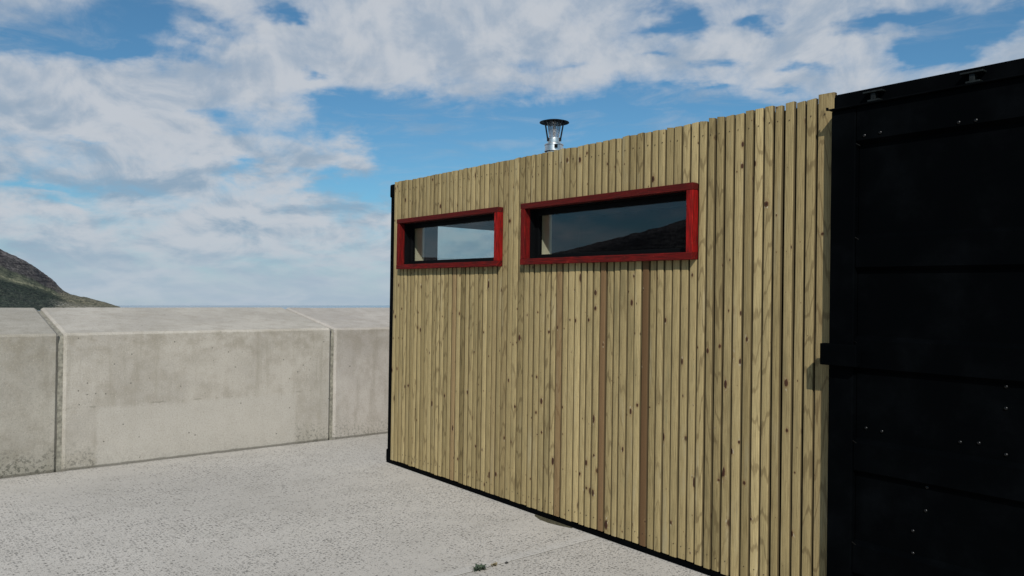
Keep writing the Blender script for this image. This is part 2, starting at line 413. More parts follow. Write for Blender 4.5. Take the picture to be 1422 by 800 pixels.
# --- cladding: every slat cut where a window stands, one mesh with a grain map
def cladding():
    bm = bmesh.new(); uvl = bm.loops.layers.uv.new('grain'); cl = bm.verts.layers.float_color.new('tint'); el = bm.verts.layers.float.new('edge_shade')
    sid = [0]
    def slat(a0, a1, z0, z1, tone, brown, dep, rnd):
        sid[0] += 1; k = sid[0]
        w = a1 - a0; ac = (a0 + a1) / 2; th = .025; r = random.uniform(.0036, .0058)
        tilt = random.uniform(-.022, .022); ph = random.uniform(0, 6.28); bow = random.uniform(.0002, .0016)
        prof = []
        for cx, sgn in ((-w / 2, -1), (w / 2, 1)):
            pass
        prof += [(-w / 2, -th)]
        for i in range(4):
            th_ = math.pi - i / 3 * math.pi / 2
            prof.append((-w / 2 + r + r * math.cos(th_), -r + r * math.sin(th_)))
        for i in range(4):
            th_ = math.pi / 2 - i / 3 * math.pi / 2
            prof.append((w / 2 - r + r * math.cos(th_), -r + r * math.sin(th_)))
        prof += [(w / 2, -th)]
        per = [0.0]
        for (x0, y0), (x1, y1) in zip(prof, prof[1:]): per.append(per[-1] + math.hypot(x1 - x0, y1 - y0))
        nz = max(2, int((z1 - z0) / .22))
        rows = []; ustart = k * 1.371 - per[-1] / 2; vo = k * 5.77
        ct, stt = math.cos(tilt), math.sin(tilt)
        dz = random.uniform(-.0035, .0035)
        for j in range(nz + 1):
            z = z0 + (z1 - z0) * j / nz
            off = bow * math.sin(ph + z * 2.1); ob = bow * .8 * math.cos(ph * 1.7 + z * 1.7)
            row = []
            for pi, (x, y) in enumerate(prof):
                zz = z + (dz * x / w * 2 if j == nz else 0)
                v = bm.verts.new((ac + off + x * ct - y * stt, WB + dep + ob + x * stt + y * ct, zz))
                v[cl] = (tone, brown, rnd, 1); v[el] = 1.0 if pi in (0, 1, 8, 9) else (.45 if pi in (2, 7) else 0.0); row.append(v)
            rows.append(row)
        def uvs(f, coords):
            for lp, c in zip(f.loops, coords): lp[uvl].uv = c
        for j in range(nz):
            for i in range(len(prof) - 1):
                f = bm.faces.new((rows[j][i], rows[j][i + 1], rows[j + 1][i + 1], rows[j + 1][i]))
                f.smooth = True
                va, vb = vo + rows[j][i].co.z, vo + rows[j + 1][i].co.z
                uvs(f, ((ustart + per[i], va), (ustart + per[i + 1], va), (ustart + per[i + 1], vb), (ustart + per[i], vb)))
        for row, zc in ((rows[0], z0), (rows[-1], z1)):
            cap = []
            for q in row:
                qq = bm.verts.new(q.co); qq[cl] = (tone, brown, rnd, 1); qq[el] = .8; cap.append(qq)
            f = bm.faces.new(cap)
            uvs(f, [(ustart + x, vo + zc + y * .2) for x, y in prof])
    # boards, right to left; the right-hand run stands a little wider apart
    edges = [(1.975, 2.061, .004)]
    for s0, s1, n, g in ((2.067, 2.802, 12, .0155), (2.802, 4.366, 26, .0125), (4.366, 4.625, 4, .0085), (4.625, 6.124, 25, .0105), (6.124, 6.246, 2, .008)):
        pitch = (s1 - s0) / n
        cuts = [s0 + pitch * k + (random.uniform(-.0035, .0035) if 0 < k < n else 0) for k in range(n + 1)]
        for c0, c1 in zip(cuts, cuts[1:]):
            edges.append((c0 + g * random.uniform(.3, .6), c1 - g * random.uniform(.35, .65), 0))
    browns = {3.57: .85, 3.205: .95, 3.973: .62, 5.245: .55}
    pales = {2.395: 1.0, 2.835: .95}
    for a0, a1, dd in edges:
        ac = (a0 + a1) / 2
        top = 2.600 + random.uniform(-1, 1) * (.0055 if ac < 2.80 else .003) - (0.0 if ac < 2.80 else .004); bot = .040 + random.uniform(-.004, .003)
        if ac < 2.07: top = 2.611
        dep = dd + random.uniform(-.003, .002) + (.004 if ac < 2.80 else 0)
        segs = [(bot, top)]
        for (wa0, wa1, wz0, wz1) in (W1, W2):
            if a1 > wa0 + .004 and a0 < wa1 - .004: segs = [(bot, wz0 + .003), (wz1 - .003, top)]
        for si, (z0, z1) in enumerate(segs):
            br = 0.0
            if si == 0 and len(segs) == 2 or len(segs) == 1:
                for k, vv in browns.items():
                    if abs(k - ac) < .029: br = vv
            if br == 0 and random.random() < .05: br = random.uniform(.1, .22)
            tone = min(1, max(0, random.gauss(.60, .17)))
            for k, vv in pales.items():
                if abs(k - ac) < .029 and (k < 2.7 or si == 1): tone = vv
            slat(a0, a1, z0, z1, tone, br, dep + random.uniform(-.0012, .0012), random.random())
            for zn in (2.512, .115):           # one nail through each slat at every batten
                zn += random.uniform(-.006, .006)
                if not (z0 + .03 < zn < z1 - .03) or random.random() < .12: continue
                an_, rn = ac + random.uniform(-.007, .007), random.uniform(.0022, .0034)
                rg = [[bm.verts.new((an_ + rn * f * math.cos(q * math.pi / 4), WB + dep + hgt, zn + rn * f * math.sin(q * math.pi / 4))) for q in range(8)] for f, hgt in ((1.0, -.004), (1.0, .0034), (.6, .0042))]
                fs = [bm.faces.new(rg[2])]
                for P, Q in zip(rg, rg[1:]):
                    for q in range(8): fs.append(bm.faces.new((P[q], P[(q + 1) % 8], Q[(q + 1) % 8], Q[q])))
                for f in fs: f.material_index = 1
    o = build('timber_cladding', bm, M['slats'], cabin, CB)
    o.data.materials.append(M['nail'])
    return o
cladding()

# --- black steel wall behind the slats, with the two openings cut out
def wall_with_holes(name, mat, b0, b1, a0, a1, z0, z1, holes):
    bm = bmesh.new()
    xs = sorted({a0, a1} | {h[0] for h in holes} | {h[1] for h in holes})
    for xa, xb in zip(xs, xs[1:]):
        hs = [h for h in holes if h[0] <= xa + 1e-6 and h[1] >= xb - 1e-6]
        if not hs: box(bm, (xa, b0, z0), (xb, b1, z1))
        else:
            box(bm, (xa, b0, z0), (xb, b1, hs[0][2])); box(bm, (xa, b0, hs[0][3]), (xb, b1, z1))
    return build(name, bm, mat, cabin, CB)
def inner_hole(w, e): return (w[0] + e, w[1] - e, w[2] + e, w[3] - e)
wall_with_holes('side_wall', M['steel'], WB - .075, WB - .034, .35, 6.24, .022, 2.545, [inner_hole(W1, .030), inner_hole(W2, .030)])
wall_with_holes('inner_wall', M['inner'], WB - .205, WB - .077, .42, 6.20, .10, 2.45, [inner_hole(W1, .028), inner_hole(W2, .028)])

bm = bmesh.new(); box(bm, (.30, WB - .060, .003), (6.311, WB + .004, .033), .004)
build('bottom_rail', bm, M['steel'], cabin, CB)
bm = bmesh.new(); box(bm, (.30, -6.10, 2.548), (6.32, WB - .036, 2.578), .006)
build('roof', bm, M['steel'], cabin, CB)
bm = bmesh.new(); box(bm, (.42, -6.0, .05), (6.20, WB - .206, .098)); build('floor', bm, M['floor'], cabin, CB)
bm = bmesh.new(); box(bm, (.42, -6.0, 2.452), (6.20, WB - .206, 2.49)); build('inner_ceiling', bm, M['inner'], cabin, CB)
bm = bmesh.new(); box(bm, (.35, -6.06, .02), (6.25, -6.002, 2.545)); build('back_wall', bm, M['steel'], cabin, CB)
bm = bmesh.new(); box(bm, (.352, -6.0, .02), (.41, WB - .207, 2.545)); build('rear_end_wall', bm, M['steel'], cabin, CB)
def corner_post(a0, a1, b0, b1, out):
    bm = bmesh.new(); box(bm, (a0, b0, .02), (a1, b1, 2.56), .010)
    p = build('corner_post', bm, M['steel'], cabin, CB)
    for z0, z1 in ((.006, .125), (2.462, 2.585)):
        bm = bmesh.new()
        box(bm, (min(a0, a0 + out) - .004, b0 - .006, z0), (max(a1, a1 + out) + .004, b1 + .006, z1), .018, 3)
        build('corner_casting', bm, M['steel'], p, CB)
corner_post(6.254, 6.314, WB - .16, WB - .006, .012)
corner_post(6.243, 6.318, -6.10, -5.96, .022)
corner_post(.27, .345, -6.10, -5.96, -.022)
corner_post(.27, .345, WB - .16, WB - .030, -.022)
# far end: a glazed opening looking at the sea wall, seen through the small window
bm = bmesh.new()
box(bm, (6.202, -4.075, .02), (6.242, WB - .207, 2.545)); box(bm, (6.202, -6.0, .02), (6.242, -5.08, 2.545))
box(bm, (6.202, -5.08, 2.27), (6.242, -4.075, 2.545)); box(bm, (6.202, -5.08, .02), (6.242, -4.075, .10))
build('glazed_end_wall', bm, M['steel'], cabin, CB)
bm = bmesh.new()
for lo, hi in (((6.208, -4.125, .10), (6.236, -4.077, 2.268)), ((6.208, -5.078, .10), (6.236, -5.03, 2.268)),
               ((6.208, -5.03, 2.222), (6.236, -4.125, 2.268)), ((6.208, -5.03, .10), (6.236, -4.125, .16))): box(bm, lo, hi, .003)
gd = build('glass_door', bm, M['alu'], cabin, CB)
bm = bmesh.new(); box(bm, (6.218, -5.028, .162), (6.224, -4.127, 2.220)); build('pane', bm, M['glass'], gd, CB)

# --- the red framed windows
def boards_with_grain(name, boards, mat, parent):
    """boards = (lo, hi, long axis, (tone, dark, wear))"""
    bm = bmesh.new(); uvl = bm.loops.layers.uv.new('grain'); cl = bm.verts.layers.float_color.new('tint')
    for i, (lo, hi, ax, tint) in enumerate(boards):
        tmp = bmesh.new(); box(tmp, lo, hi, .0035, 2, .0012)
        mp = {}
        for v in tmp.verts:
            q = bm.verts.new(v.co); q[cl] = (*tint, 1); mp[v] = q
        for f in tmp.faces:
            g = bm.faces.new([mp[v] for v in f.verts])
            for lp in g.loops:
                c = lp.vert.co
                if ax == 'a': lp[uvl].uv = (c.z + c.y + i * 3.3, c.x)
                else: lp[uvl].uv = (c.x + c.y + i * 3.3, c.z)
        tmp.free()
    return build(name, bm, mat, parent, CB)
def window(w, label):
    a0, a1, z0, z1 = w
    fr, bk = WB + .045, WB - .012
    th = .046
    # jambs run between head and sill boards, as nailed together
    wd = boards_with_grain('window', [
        ((a0, bk, z0), (a1, fr, z0 + .042), 'a', (.5, .42, .25)),
        ((a0, bk, z1 - .040), (a1, fr, z1), 'a', (.5, .74, .15)),
        ((a0 + .0015, bk, z0 + .0425), (a0 + th, fr - .002, z1 - .0405), 'z', (1.0, 0, .22)),
        ((a1 - th, bk, z0 + .0425), (a1 - .0015, fr - .002, z1 - .0405), 'z', (.5, .25, .12)),
    ], M['red'], cabin)
    wd['label'] = label
    ia0, ia1, iz0, iz1 = a0 + .034, a1 - .034, z0 + .034, z1 - .034
    # black casement: a deep liner and a slimmer glazing bar behind it
    bm = bmesh.new()
    f1, f0 = WB - .013, WB - .120
    g = .014
    box(bm, (ia0, f0, iz0), (ia0 + g, f1, iz1)); box(bm, (ia1 - g, f0, iz0), (ia1, f1, iz1))
    box(bm, (ia0 + g, f0, iz0), (ia1 - g, f1, iz0 + g)); box(bm, (ia0 + g, f0, iz1 - g), (ia1 - g, f1, iz1))
    s0, s1, k = WB - .098, WB - .062, .034
    ja0, ja1, jz0, jz1 = ia0 + g, ia1 - g, iz0 + g, iz1 - g
    box(bm, (ja0, s0, jz0), (ja0 + k, s1, jz1), .002); box(bm, (ja1 - k, s0, jz0), (ja1, s1, jz1), .002)
    box(bm, (ja0 + k, s0, jz0), (ja1 - k, s1, jz0 + k - .006), .002); box(bm, (ja0 + k, s0, jz1 - k), (ja1 - k, s1, jz1), .002)
    build('casement', bm, M['alu'], wd, CB)
    bm = bmesh.new(); box(bm, (ja0 + k - .002, WB - .084, jz0 + k - .008), (ja1 - k + .002, WB - .078, jz1 - k + .002))
    build('pane', bm, M['glass'], wd, CB)
    bm = bmesh.new(); r0, r1, e = WB - .222, WB - .122, .016
    box(bm, (ia0, r0, iz0), (ia0 + e, r1, iz1)); box(bm, (ia1 - e, r0, iz0), (ia1, r1, iz1))
    box(bm, (ia0 + e, r0, iz0), (ia1 - e, r1, iz0 + e)); box(bm, (ia0 + e, r0, iz1 - e), (ia1 - e, r1, iz1))
    build('inner_lining', bm, M['lining'], wd, CB)
window(W1, 'small far window with a red stained timber frame')
window(W2, 'longer near window with a red stained timber frame')

# --- black steel door leaf at the near end, pressed with flat bands
DA0, DA1, DZ0, DZ1 = .72, 1.955, .125, 2.498
FB, PB = WB + .068, WB + .036
def door():
    bm = bmesh.new()
    # outer frame
    box(bm, (1.832, WB - .03, DZ0), (DA1, FB, DZ1), .006)
    box(bm, (DA0, WB - .03, DZ0), (DA0 + .10, FB, DZ1), .006)
    # pressed sheet between the stiles: profile in (b, c) swept along a
    prof = [(FB - .002, DZ1), (FB - .002, 2.338), (PB, 2.318)]
    for lo, hi in ((1.735, 1.872), (1.258, 1.388), (.770, .900), (.285, .415)):
        prof += [(PB, hi + .020), (FB - .006, hi), (FB - .006, lo), (PB, lo - .020)]
    prof += [(PB, DZ0)]
    L, Rr = [], []
    for b, c in prof:
        L.append(bm.verts.new((1.828, b, c))); Rr.append(bm.verts.new((DA0 + .104, b, c)))
    for i in range(len(prof) - 1): bm.faces.new((L[i], Rr[i], Rr[i + 1], L[i + 1]))
    lb = [bm.verts.new((1.828, WB - .02, DZ1)), bm.verts.new((DA0 + .104, WB - .02, DZ1)), bm.verts.new((1.828, WB - .02, DZ0)), bm.verts.new((DA0 + .104, WB - .02, DZ0))]
    bm.faces.new((lb[0], lb[1], lb[3], lb[2])); bm.faces.new((L[0], Rr[0], lb[1], lb[0])); bm.faces.new((L[-1], Rr[-1], lb[3], lb[2]))
    bm.faces.new(L + [lb[2], lb[0]]); bm.faces.new(Rr + [lb[3], lb[1]])
    d = build('door', bm, M['door'], cabin, CB)
    # hinge strap reaching over the last slat
    bm = bmesh.new(); box(bm, (1.79, FB + .002, 1.262), (1.972, WB + .122, 1.366), .005)
    build('hinge_strap', bm, M['door'], d, CB)
    for z in (2.322, 1.874, 1.379, .906, .425):            # small bar added to glint like scuffed metal at each band end
        bm = bmesh.new()
        bar(bm, (1.8285, FB - .001, z + .003), (1.813, FB - .009, z - .009), (.004, .0035), (0, 1, 0))
        build('scuff_glint', bm, M['bolt'], d, CB)
    for a, z in ((1.79, 2.357), (1.715, 2.36), (1.376, 2.352), (1.308, 2.35), (1.781, .972), (1.706, .967), (1.368, .971), (1.295, .978),
                 (1.502, .749), (1.507, .643), (1.562, .54), (1.561, .44), (1.194, 1.228), (1.194, 1.138), (1.192, .946)):
        b = PB
        if z > 2.338 or .770 < z < .900: b = FB - .003
        bm = bmesh.new()
        n = 12; pr = [(.0085, 0), (.0085, .0025), (.0070, .005), (.0036, .007), (.0005, .0074)]
        rings = [[bm.verts.new((a + r * math.cos(2 * math.pi * k / n), b + h, z + r * math.sin(2 * math.pi * k / n))) for k in range(n)] for r, h in pr]
        for A, B in zip(rings, rings[1:]):
            for k in range(n): bm.faces.new((A[k], A[(k + 1) % n], B[(k + 1) % n], B[k]))
        bm.faces.new(rings[0]); bm.faces.new(rings[-1])
        build('bolt', bm, M['bolt'], d, CB, smooth=True)
door()
def header():
    bm = bmesh.new()
    box(bm, (.70, WB - .034, 2.512), (1.968, WB + .012, 2.592), .005)
    h = build('door_header', bm, M['steel'], cabin, CB)
    bm = bmesh.new(); box(bm, (.70, WB + .014, 2.501), (1.962, WB + .088, 2.508), .002)
    box(bm, (1.950, WB + .074, 2.503), (1.974, WB + .086, 2.5068), .001)
    box(bm, (1.966, WB + .074, 2.507), (1.974, WB + .086, 2.518), .001)
    build('drip_lip', bm, M['steel'], h, CB)
    for a in (1.762, 1.334):
        bm = bmesh.new()
        f = WB + .013
        box(bm, (a - .046, f, 2.560), (a + .046, f + .040, 2.568), .002)
        box(bm, (a - .010, f, 2.528), (a + .012, f + .030, 2.559), .002)
        box(bm, (a - .034, f, 2.518), (a + .024, f + .038, 2.527), .002)
        build('lock_keeper', bm, M['rub'], h, CB)
header()

# --- flue on the roof
def flue():
    A, B = 5.048, WB - .90
    bm = bmesh.new()
    lathe(bm, (A, B), [(.066, 2.579), (.066, 2.84)])
    lathe(bm, (A, B), [(.078, 2.835), (.084, 2.838), (.084, 2.846), (.080, 2.849), (.080, 2.888), (.084, 2.891), (.084, 2.898), (.079, 2.902), (.054, 2.904)])
    lathe(bm, (A, B), [(.054, 2.900), (.056, 2.912), (.056, 2.946), (.060, 2.949), (.060, 2.955), (.053, 2.957), (.045, 2.957)])
    ch = build('chimney', bm, M['stainless'], cabin, CB, smooth=True)
    md = ch.modifiers.new('split', 'EDGE_SPLIT'); md.split_angle = R(35)
    bm = bmesh.new()
    lathe(bm, (A, B), [(.129, 3.090), (.131, 3.092), (.129, 3.096), (.090, 3.107), (.045, 3.114), (.002, 3.117)], 48)
    lathe(bm, (A, B), [(.129, 3.090), (.080, 3.095), (.002, 3.098)], 48)
    build('chimney_cap', bm, M['capmetal'], ch, CB, smooth=True, recalc=True)
    # spark guard: rows of round wire between the collar and the cap
    bm = bmesh.new()
    def rad(z): return .042 + (z - 2.957) / .13 * .018
    for i in range(17):
        z = 2.960 + i * .0079; r = rad(z)
        lathe(bm, (A, B), [(r, z - .0014), (r + .0014, z), (r, z + .0014), (r - .0014, z), (r, z - .0014)], 28)
    for k in range(26):
        an = 2 * math.pi * k / 26
        bar(bm, (A + .042 * math.cos(an), B + .042 * math.sin(an), 2.957), (A + .061 * math.cos(an), B + .061 * math.sin(an), 3.094), (.0024, .0024), (-math.sin(an), math.cos(an), 0))
    build('spark_guard', bm, M['guard'], ch, CB)
    fa = math.degrees(math.atan2(-B, -A))
    for an in (fa + 68, fa - 68, fa + 180):
        bm = bmesh.new(); an = R(an); c, s = math.cos(an), math.sin(an)
        bar(bm, (A + .0615 * c, B + .0615 * s, 2.925), (A + .0625 * c, B + .0625 * s, 2.957), (.026, .003), (-s, c, 0))
        bar(bm, (A + .0625 * c, B + .0625 * s, 2.955), (A + .088 * c, B + .088 * s, 3.094), (.028, .003), (-s, c, 0))
        build('cap_strap', bm, M['capmetal'], ch, CB)
    bm = bmesh.new()
    an = math.atan2(-B, -A) + R(12); c, s = math.cos(an), math.sin(an)
    box(bm, (-.008, -.014, 2.858), (.008, .014, 2.888), .002)
    bmesh.ops.rotate(bm, verts=bm.verts[:], cent=(0, 0, 0), matrix=Matrix.Rotation(an, 3, 'Z'))
    bmesh.ops.translate(bm, verts=bm.verts[:], vec=(A + .084 * c, B + .084 * s, 0))
    build('band_clip', bm, M['alu'], ch, CB)
flue()

# ------------------------------------------------------------------ sea wall: three cast lengths
def sea_wall(b0, b1, mat, label, top=1.1855, da=0.0):
    """length of wall from b0 (left) to b1 (right), chamfered edges, top rising to the sea side"""
    A = 7.612 + da; e = .022
    base = (A, (b0 + b1) / 2, 0)
    bm = bmesh.new()
    sec = [(0, -.6), (0, top - .022), (.022, top), (1.30, top + .190), (1.34, top + .165), (1.40, -6.0), (.30, -6.0)]
    # the profile is drawn in at both ends to make the arris chamfers
    def ring(b, inset):
        pts = [(0 + inset, -.6), (0 + inset, top - .022), (.022 + inset * .6, top - inset * .7), (1.30, top + .190 - inset * .7), (1.34, top + .165 - inset), (1.40, -6.0), (.30, -6.0)]
        return [bm.verts.new((A + x, b, z)) for x, z in pts]
    n = max(2, int(abs(b1 - b0) / .25))
    rings = [ring(b0, e)]
    for i in range(n + 1):
        b = b0 - e + (b1 - b0 + 2 * e) * i / n
        rg = ring(b, 0)
        for v in rg[1:3]:
            v.co.x += noise.noise(Vector((b * 1.3, v.co.z, 2.1))) * .003; v.co.z += noise.noise(Vector((b * 2.1, 3.3, A))) * .003
        v = rg[3]; v.co.z += noise.noise(Vector((b * 1.6, 9.3, A))) * .006
        rings.append(rg)
    rings.append(ring(b1, e))
    for P, Q in zip(rings, rings[1:]):
        for k in range(len(P)): bm.faces.new((P[k], P[(k + 1) % len(P)], Q[(k + 1) % len(P)], Q[k]))
    bm.faces.new(rings[0]); bm.faces.new(rings[-1])
    o = build('sea_wall', bm, mat, None, (7.612, 0, 0))
    tag(o, label, 'sea wall', 'cast concrete lengths of the sea wall')
    return o
J1, J2, G = -1.203, -3.742, .019
w1 = sea_wall(7.0, J1 + G, M['wall1'], 'leftmost concrete sea wall length, greyer face with black growth along its foot', 1.186, .005)
w2 = sea_wall(J1 - G, J2 + G, M['wall2'], 'middle concrete sea wall length between two upright joints, pale patch low on its face', 1.188)
w3 = sea_wall(J2 - G, -10.0, M['wall3'], 'concrete sea wall length running behind the cabin, brown stain under its top edge', 1.186)
for j, o in ((J1, w1), (J2, w2)):          # the filler strip in each joint belongs to the length on its left
    bm = bmesh.new()
    A = 7.612 + .026
    q = []
    for z in [i * .08 - .2 for i in range(17)]:
        dx = random.uniform(-.003, .003)
        q.append((bm.verts.new((A + dx, j + G + .004, min(z, 1.150))), bm.verts.new((A + dx, j - G - .004, min(z, 1.150)))))
    q.append((bm.verts.new((7.66, j + G + .004, 1.168)), bm.verts.new((7.66, j - G - .004, 1.168))))
    q.append((bm.verts.new((8.90, j + G + .004, 1.345)), bm.verts.new((8.90, j - G - .004, 1.345))))
    for P, Q in zip(q, q[1:]): bm.faces.new((P[0], P[1], Q[1], Q[0]))
    f = build('joint_filler', bm, M['filler'], None, (7.612, 0, 0))
    mw = f.matrix_world.copy(); f.parent = o; f.matrix_parent_inverse = Matrix(); f.matrix_basis = Matrix()

# ------------------------------------------------------------------ deck, sea, hill
def deck():
    bm = bmesh.new()
    prof = [(-18, 0), (-4.456, 0), (-4.452, -.008), (-4.444, -.008), (-4.440, 0)]
    for ja in (3.552,):
        prof += [(ja - .0050, 0), (ja - .0042, -.002), (ja - .0040, -.022), (ja + .0040, -.022), (ja + .0042, -.002), (ja + .0050, 0)]
    prof += [(7.592, 0), (7.597, -.005), (7.598, -.06), (7.70, -.06)]
    bs = [26 - i * .5 for i in range(91)]
    rows = []
    for b in bs:
        w = noise.noise(Vector((b * .9, 0, 4))) * .003
        rows.append([bm.verts.new((x + (w if 3 < x < 4 else 0), b, z)) for x, z in prof])
    for P, Q in zip(rows, rows[1:]):
        for k in range(len(P) - 1): bm.faces.new((P[k], P[k + 1], Q[k + 1], Q[k]))
    # the quay's sides down to the water
    def side(vs):
        lo = [bm.verts.new((v.co.x, v.co.y, -8)) for v in vs]
        for k in range(len(vs) - 1): bm.faces.new((vs[k], vs[k + 1], lo[k + 1], lo[k]))
    side(rows[0]); side(rows[-1]); side([r[0] for r in rows])
    o = build('pier_deck', bm, M['deck'], None, (0, 0, 0)); tag(o, kind='structure')
deck()

SEA_Z = -5.0
bm = bmesh.new()
ring0 = [bm.verts.new((6 * math.cos(k * math.pi / 32), 6 * math.sin(k * math.pi / 32), SEA_Z)) for k in range(64)]
bm.faces.new(ring0); prev = ring0
for r in (60, 600, 6000, 45000):
    rg = [bm.verts.new((r * math.cos(k * math.pi / 32), r * math.sin(k * math.pi / 32), SEA_Z)) for k in range(64)]
    for k in range(64): bm.faces.new((prev[k], prev[(k + 1) % 64], rg[(k + 1) % 64], rg[k]))
    prev = rg
bmesh.ops.recalc_face_normals(bm, faces=bm.faces[:])
me = bpy.data.meshes.new('sea'); bm.to_mesh(me); bm.free(); me.materials.append(M['sea'])
so = bpy.data.objects.new('sea', me); COL.objects.link(so); tag(so, kind='structure')

# headland to the left; it runs on out of frame round the bay (the windows reflect it)
EL = [(26.85, -.1), (27.6, .15), (28.6, .42), (29.7, .70), (30.15, .98), (30.65, 1.45), (31.3, 2.02), (31.75, 2.42), (32.2, 2.72), (33.0, 3.16), (33.6, 3.50),
      (36, 4.5), (41, 5.2), (47, 4.3), (55, 3.4), (64, 3.5), (72, 3.7), (77, 3.4), (80, 3.7), (83, 4.3), (87, 5.3), (91, 6.3), (97, 8.2), (104, 8.8), (112, 7.5), (122, 5.0), (132, 2.0), (140, 0.0)]
def elev(az):
    for (a0, e0), (a1, e1) in zip(EL, EL[1:]):
        if a0 <= az <= a1:
            u = (az - a0) / (a1 - a0); return e0 + (e1 - e0) * u
    return 0
def hill():
    azs = [26.85 + i * .028 for i in range(250)]
    a = azs[-1]
    while a < 140: a += .22; azs.append(a)
    nr = 64
    verts, faces, lay = [], [], []
    for az in azs:
        e = elev(az)
        tip = max(0, min(1, 1 - (az - 26.85) / 4.2))
        r0 = 1150 + 60 * noise.noise(Vector((az * .22, 1, 0))) ; r1 = r0 + 260 + 500 * (1 - tip)
        H = math.tan(R(e)) * r1 + EYE - SEA_Z
        for j in range(nr):
            t = j / (nr - 12)
            r = r0 + (r1 - r0) * t
            x, y = -r * math.sin(R(az)), r * math.cos(R(az))
            if t <= 1:
                s = max(0, min(1, (t - .62) / .38)); s = s * s * (3 - 2 * s)
                cl = .42 + .16 * noise.noise(Vector((az * .35, 5, 5)))
                z = H * ((1 - cl) * t ** .85 + cl * s)
            else:
                z = H * max(-.2, 1 - (t - 1) * 2.5)
            amp = min(1, max(0, H) / 60) * min(1, t * 6)
            q = Vector((x, y, 0))
            rid = noise.fractal(q * .006, .9, 2.1, 5)
            z += amp * (rid * 13 * (1 if t < .93 else .35) + noise.fractal(q * .045, .8, 2.0, 4) * 2.3)
            if j == 0: z = -8 - SEA_Z
            verts.append((x, y, SEA_Z + z)); lay.append((max(0, min(1, z / max(H, 1))), tip, 0, 1))
    for i in range(len(azs) - 1):
        for j in range(nr - 1):
            k = i * nr + j
            faces.append((k, k + 1, k + nr + 1, k + nr))
    me = bpy.data.meshes.new('hill'); me.from_pydata(verts, [], faces)
    at = me.color_attributes.new('lay', 'FLOAT_COLOR', 'POINT')
    for i, c in enumerate(lay): at.data[i].color = c
    me.update()
    bm = bmesh.new(); bm.from_mesh(me); bmesh.ops.recalc_face_normals(bm, faces=bm.faces[:]); bm.to_mesh(me); bm.free()
    for f in me.polygons: f.use_smooth = True
    me.materials.append(M['hill'])
    o = bpy.data.objects.new('hill', me); COL.objects.link(o); tag(o, kind='structure')
hill()

# ------------------------------------------------------------------ small things on the deck
def weed(base, n, size, mat, label, flat=.5):
    bm = bmesh.new()
    for k in range(n):
        an = random.uniform(0, 6.28); L = size * random.uniform(.5, 1.0); wd = L * random.uniform(.28, .42)
        off = Vector((random.uniform(-.012, .012), random.gauss(0, size * .5), 0)); lift = random.uniform(.15, flat)
        d = Vector((math.cos(an), math.sin(an), lift)).normalized(); s = Vector((-math.sin(an), math.cos(an), random.uniform(-.3, .3)))
        pv = None
        for i in range(5):
            u = i / 4; c = off + d * (L * u) + Vector((0, 0, .004 + L * .35 * math.sin(u * 2.6)))
            ww = wd * math.sin(math.pi * min(.98, .12 + u * .86)) * .5
            cur = (bm.verts.new(Vector(base) + c - s * ww), bm.verts.new(Vector(base) + c + Vector((0, 0, ww * -.25))), bm.verts.new(Vector(base) + c + s * ww))
            if pv:
                bm.faces.new((pv[0], pv[1], cur[1], cur[0])); bm.faces.new((pv[1], pv[2], cur[2], cur[1]))
            pv = cur
    o = build('weed', bm, mat, None, base, recalc=False); tag(o, label, 'weed')
weed((3.545, -2.67, -.004), 46, .042, M['leaf'], 'dark green leafy weed growing in the deck joint', .8)
weed((3.552, -2.785, -.004), 26, .026, M['dry'], 'small dry brown weed in the deck joint beside the dark green one', .5)
bm = bmesh.new()
bmesh.ops.create_icosphere(bm, subdivisions=3, radius=.0085, matrix=Matrix.Translation((3.535, -2.865, .0055)))
for v in bm.verts:
    q = v.co - Vector((3.535, -2.865, .0055)); v.co = Vector((3.535, -2.865, .0055)) + Vector((q.x, q.y * 1.2, q.z * .75)) * (1 + .3 * noise.noise(q * 160))
tag(build('pebble', bm, M['stone'], None, (3.535, -2.865, 0), smooth=True), 'tiny dark pebble on the deck joint', 'pebble')
# olive scrap poking out from beneath the rail
bm = bmesh.new()
out = [(4.23, WB - .03), (3.83, WB - .03), (3.80, WB + .015), (3.90, WB + .045), (3.99, WB + .062), (4.08, WB + .058), (4.17, WB + .03)]
lo = [bm.verts.new((x, y, .0006)) for x, y in out]; hi = [bm.verts.new((x, y, .0035 if y < WB else .0022)) for x, y in out]
bm.faces.new(lo); bm.faces.new(hi)
for k in range(len(out)): bm.faces.new((lo[k], lo[(k + 1) % len(out)], hi[(k + 1) % len(out)], hi[k]))
tag(build('packing_scrap', bm, M['scrap'], None, (4.0, WB, 0)), 'flat olive scrap of packing sticking out from under the clad cabin', 'packing scrap')

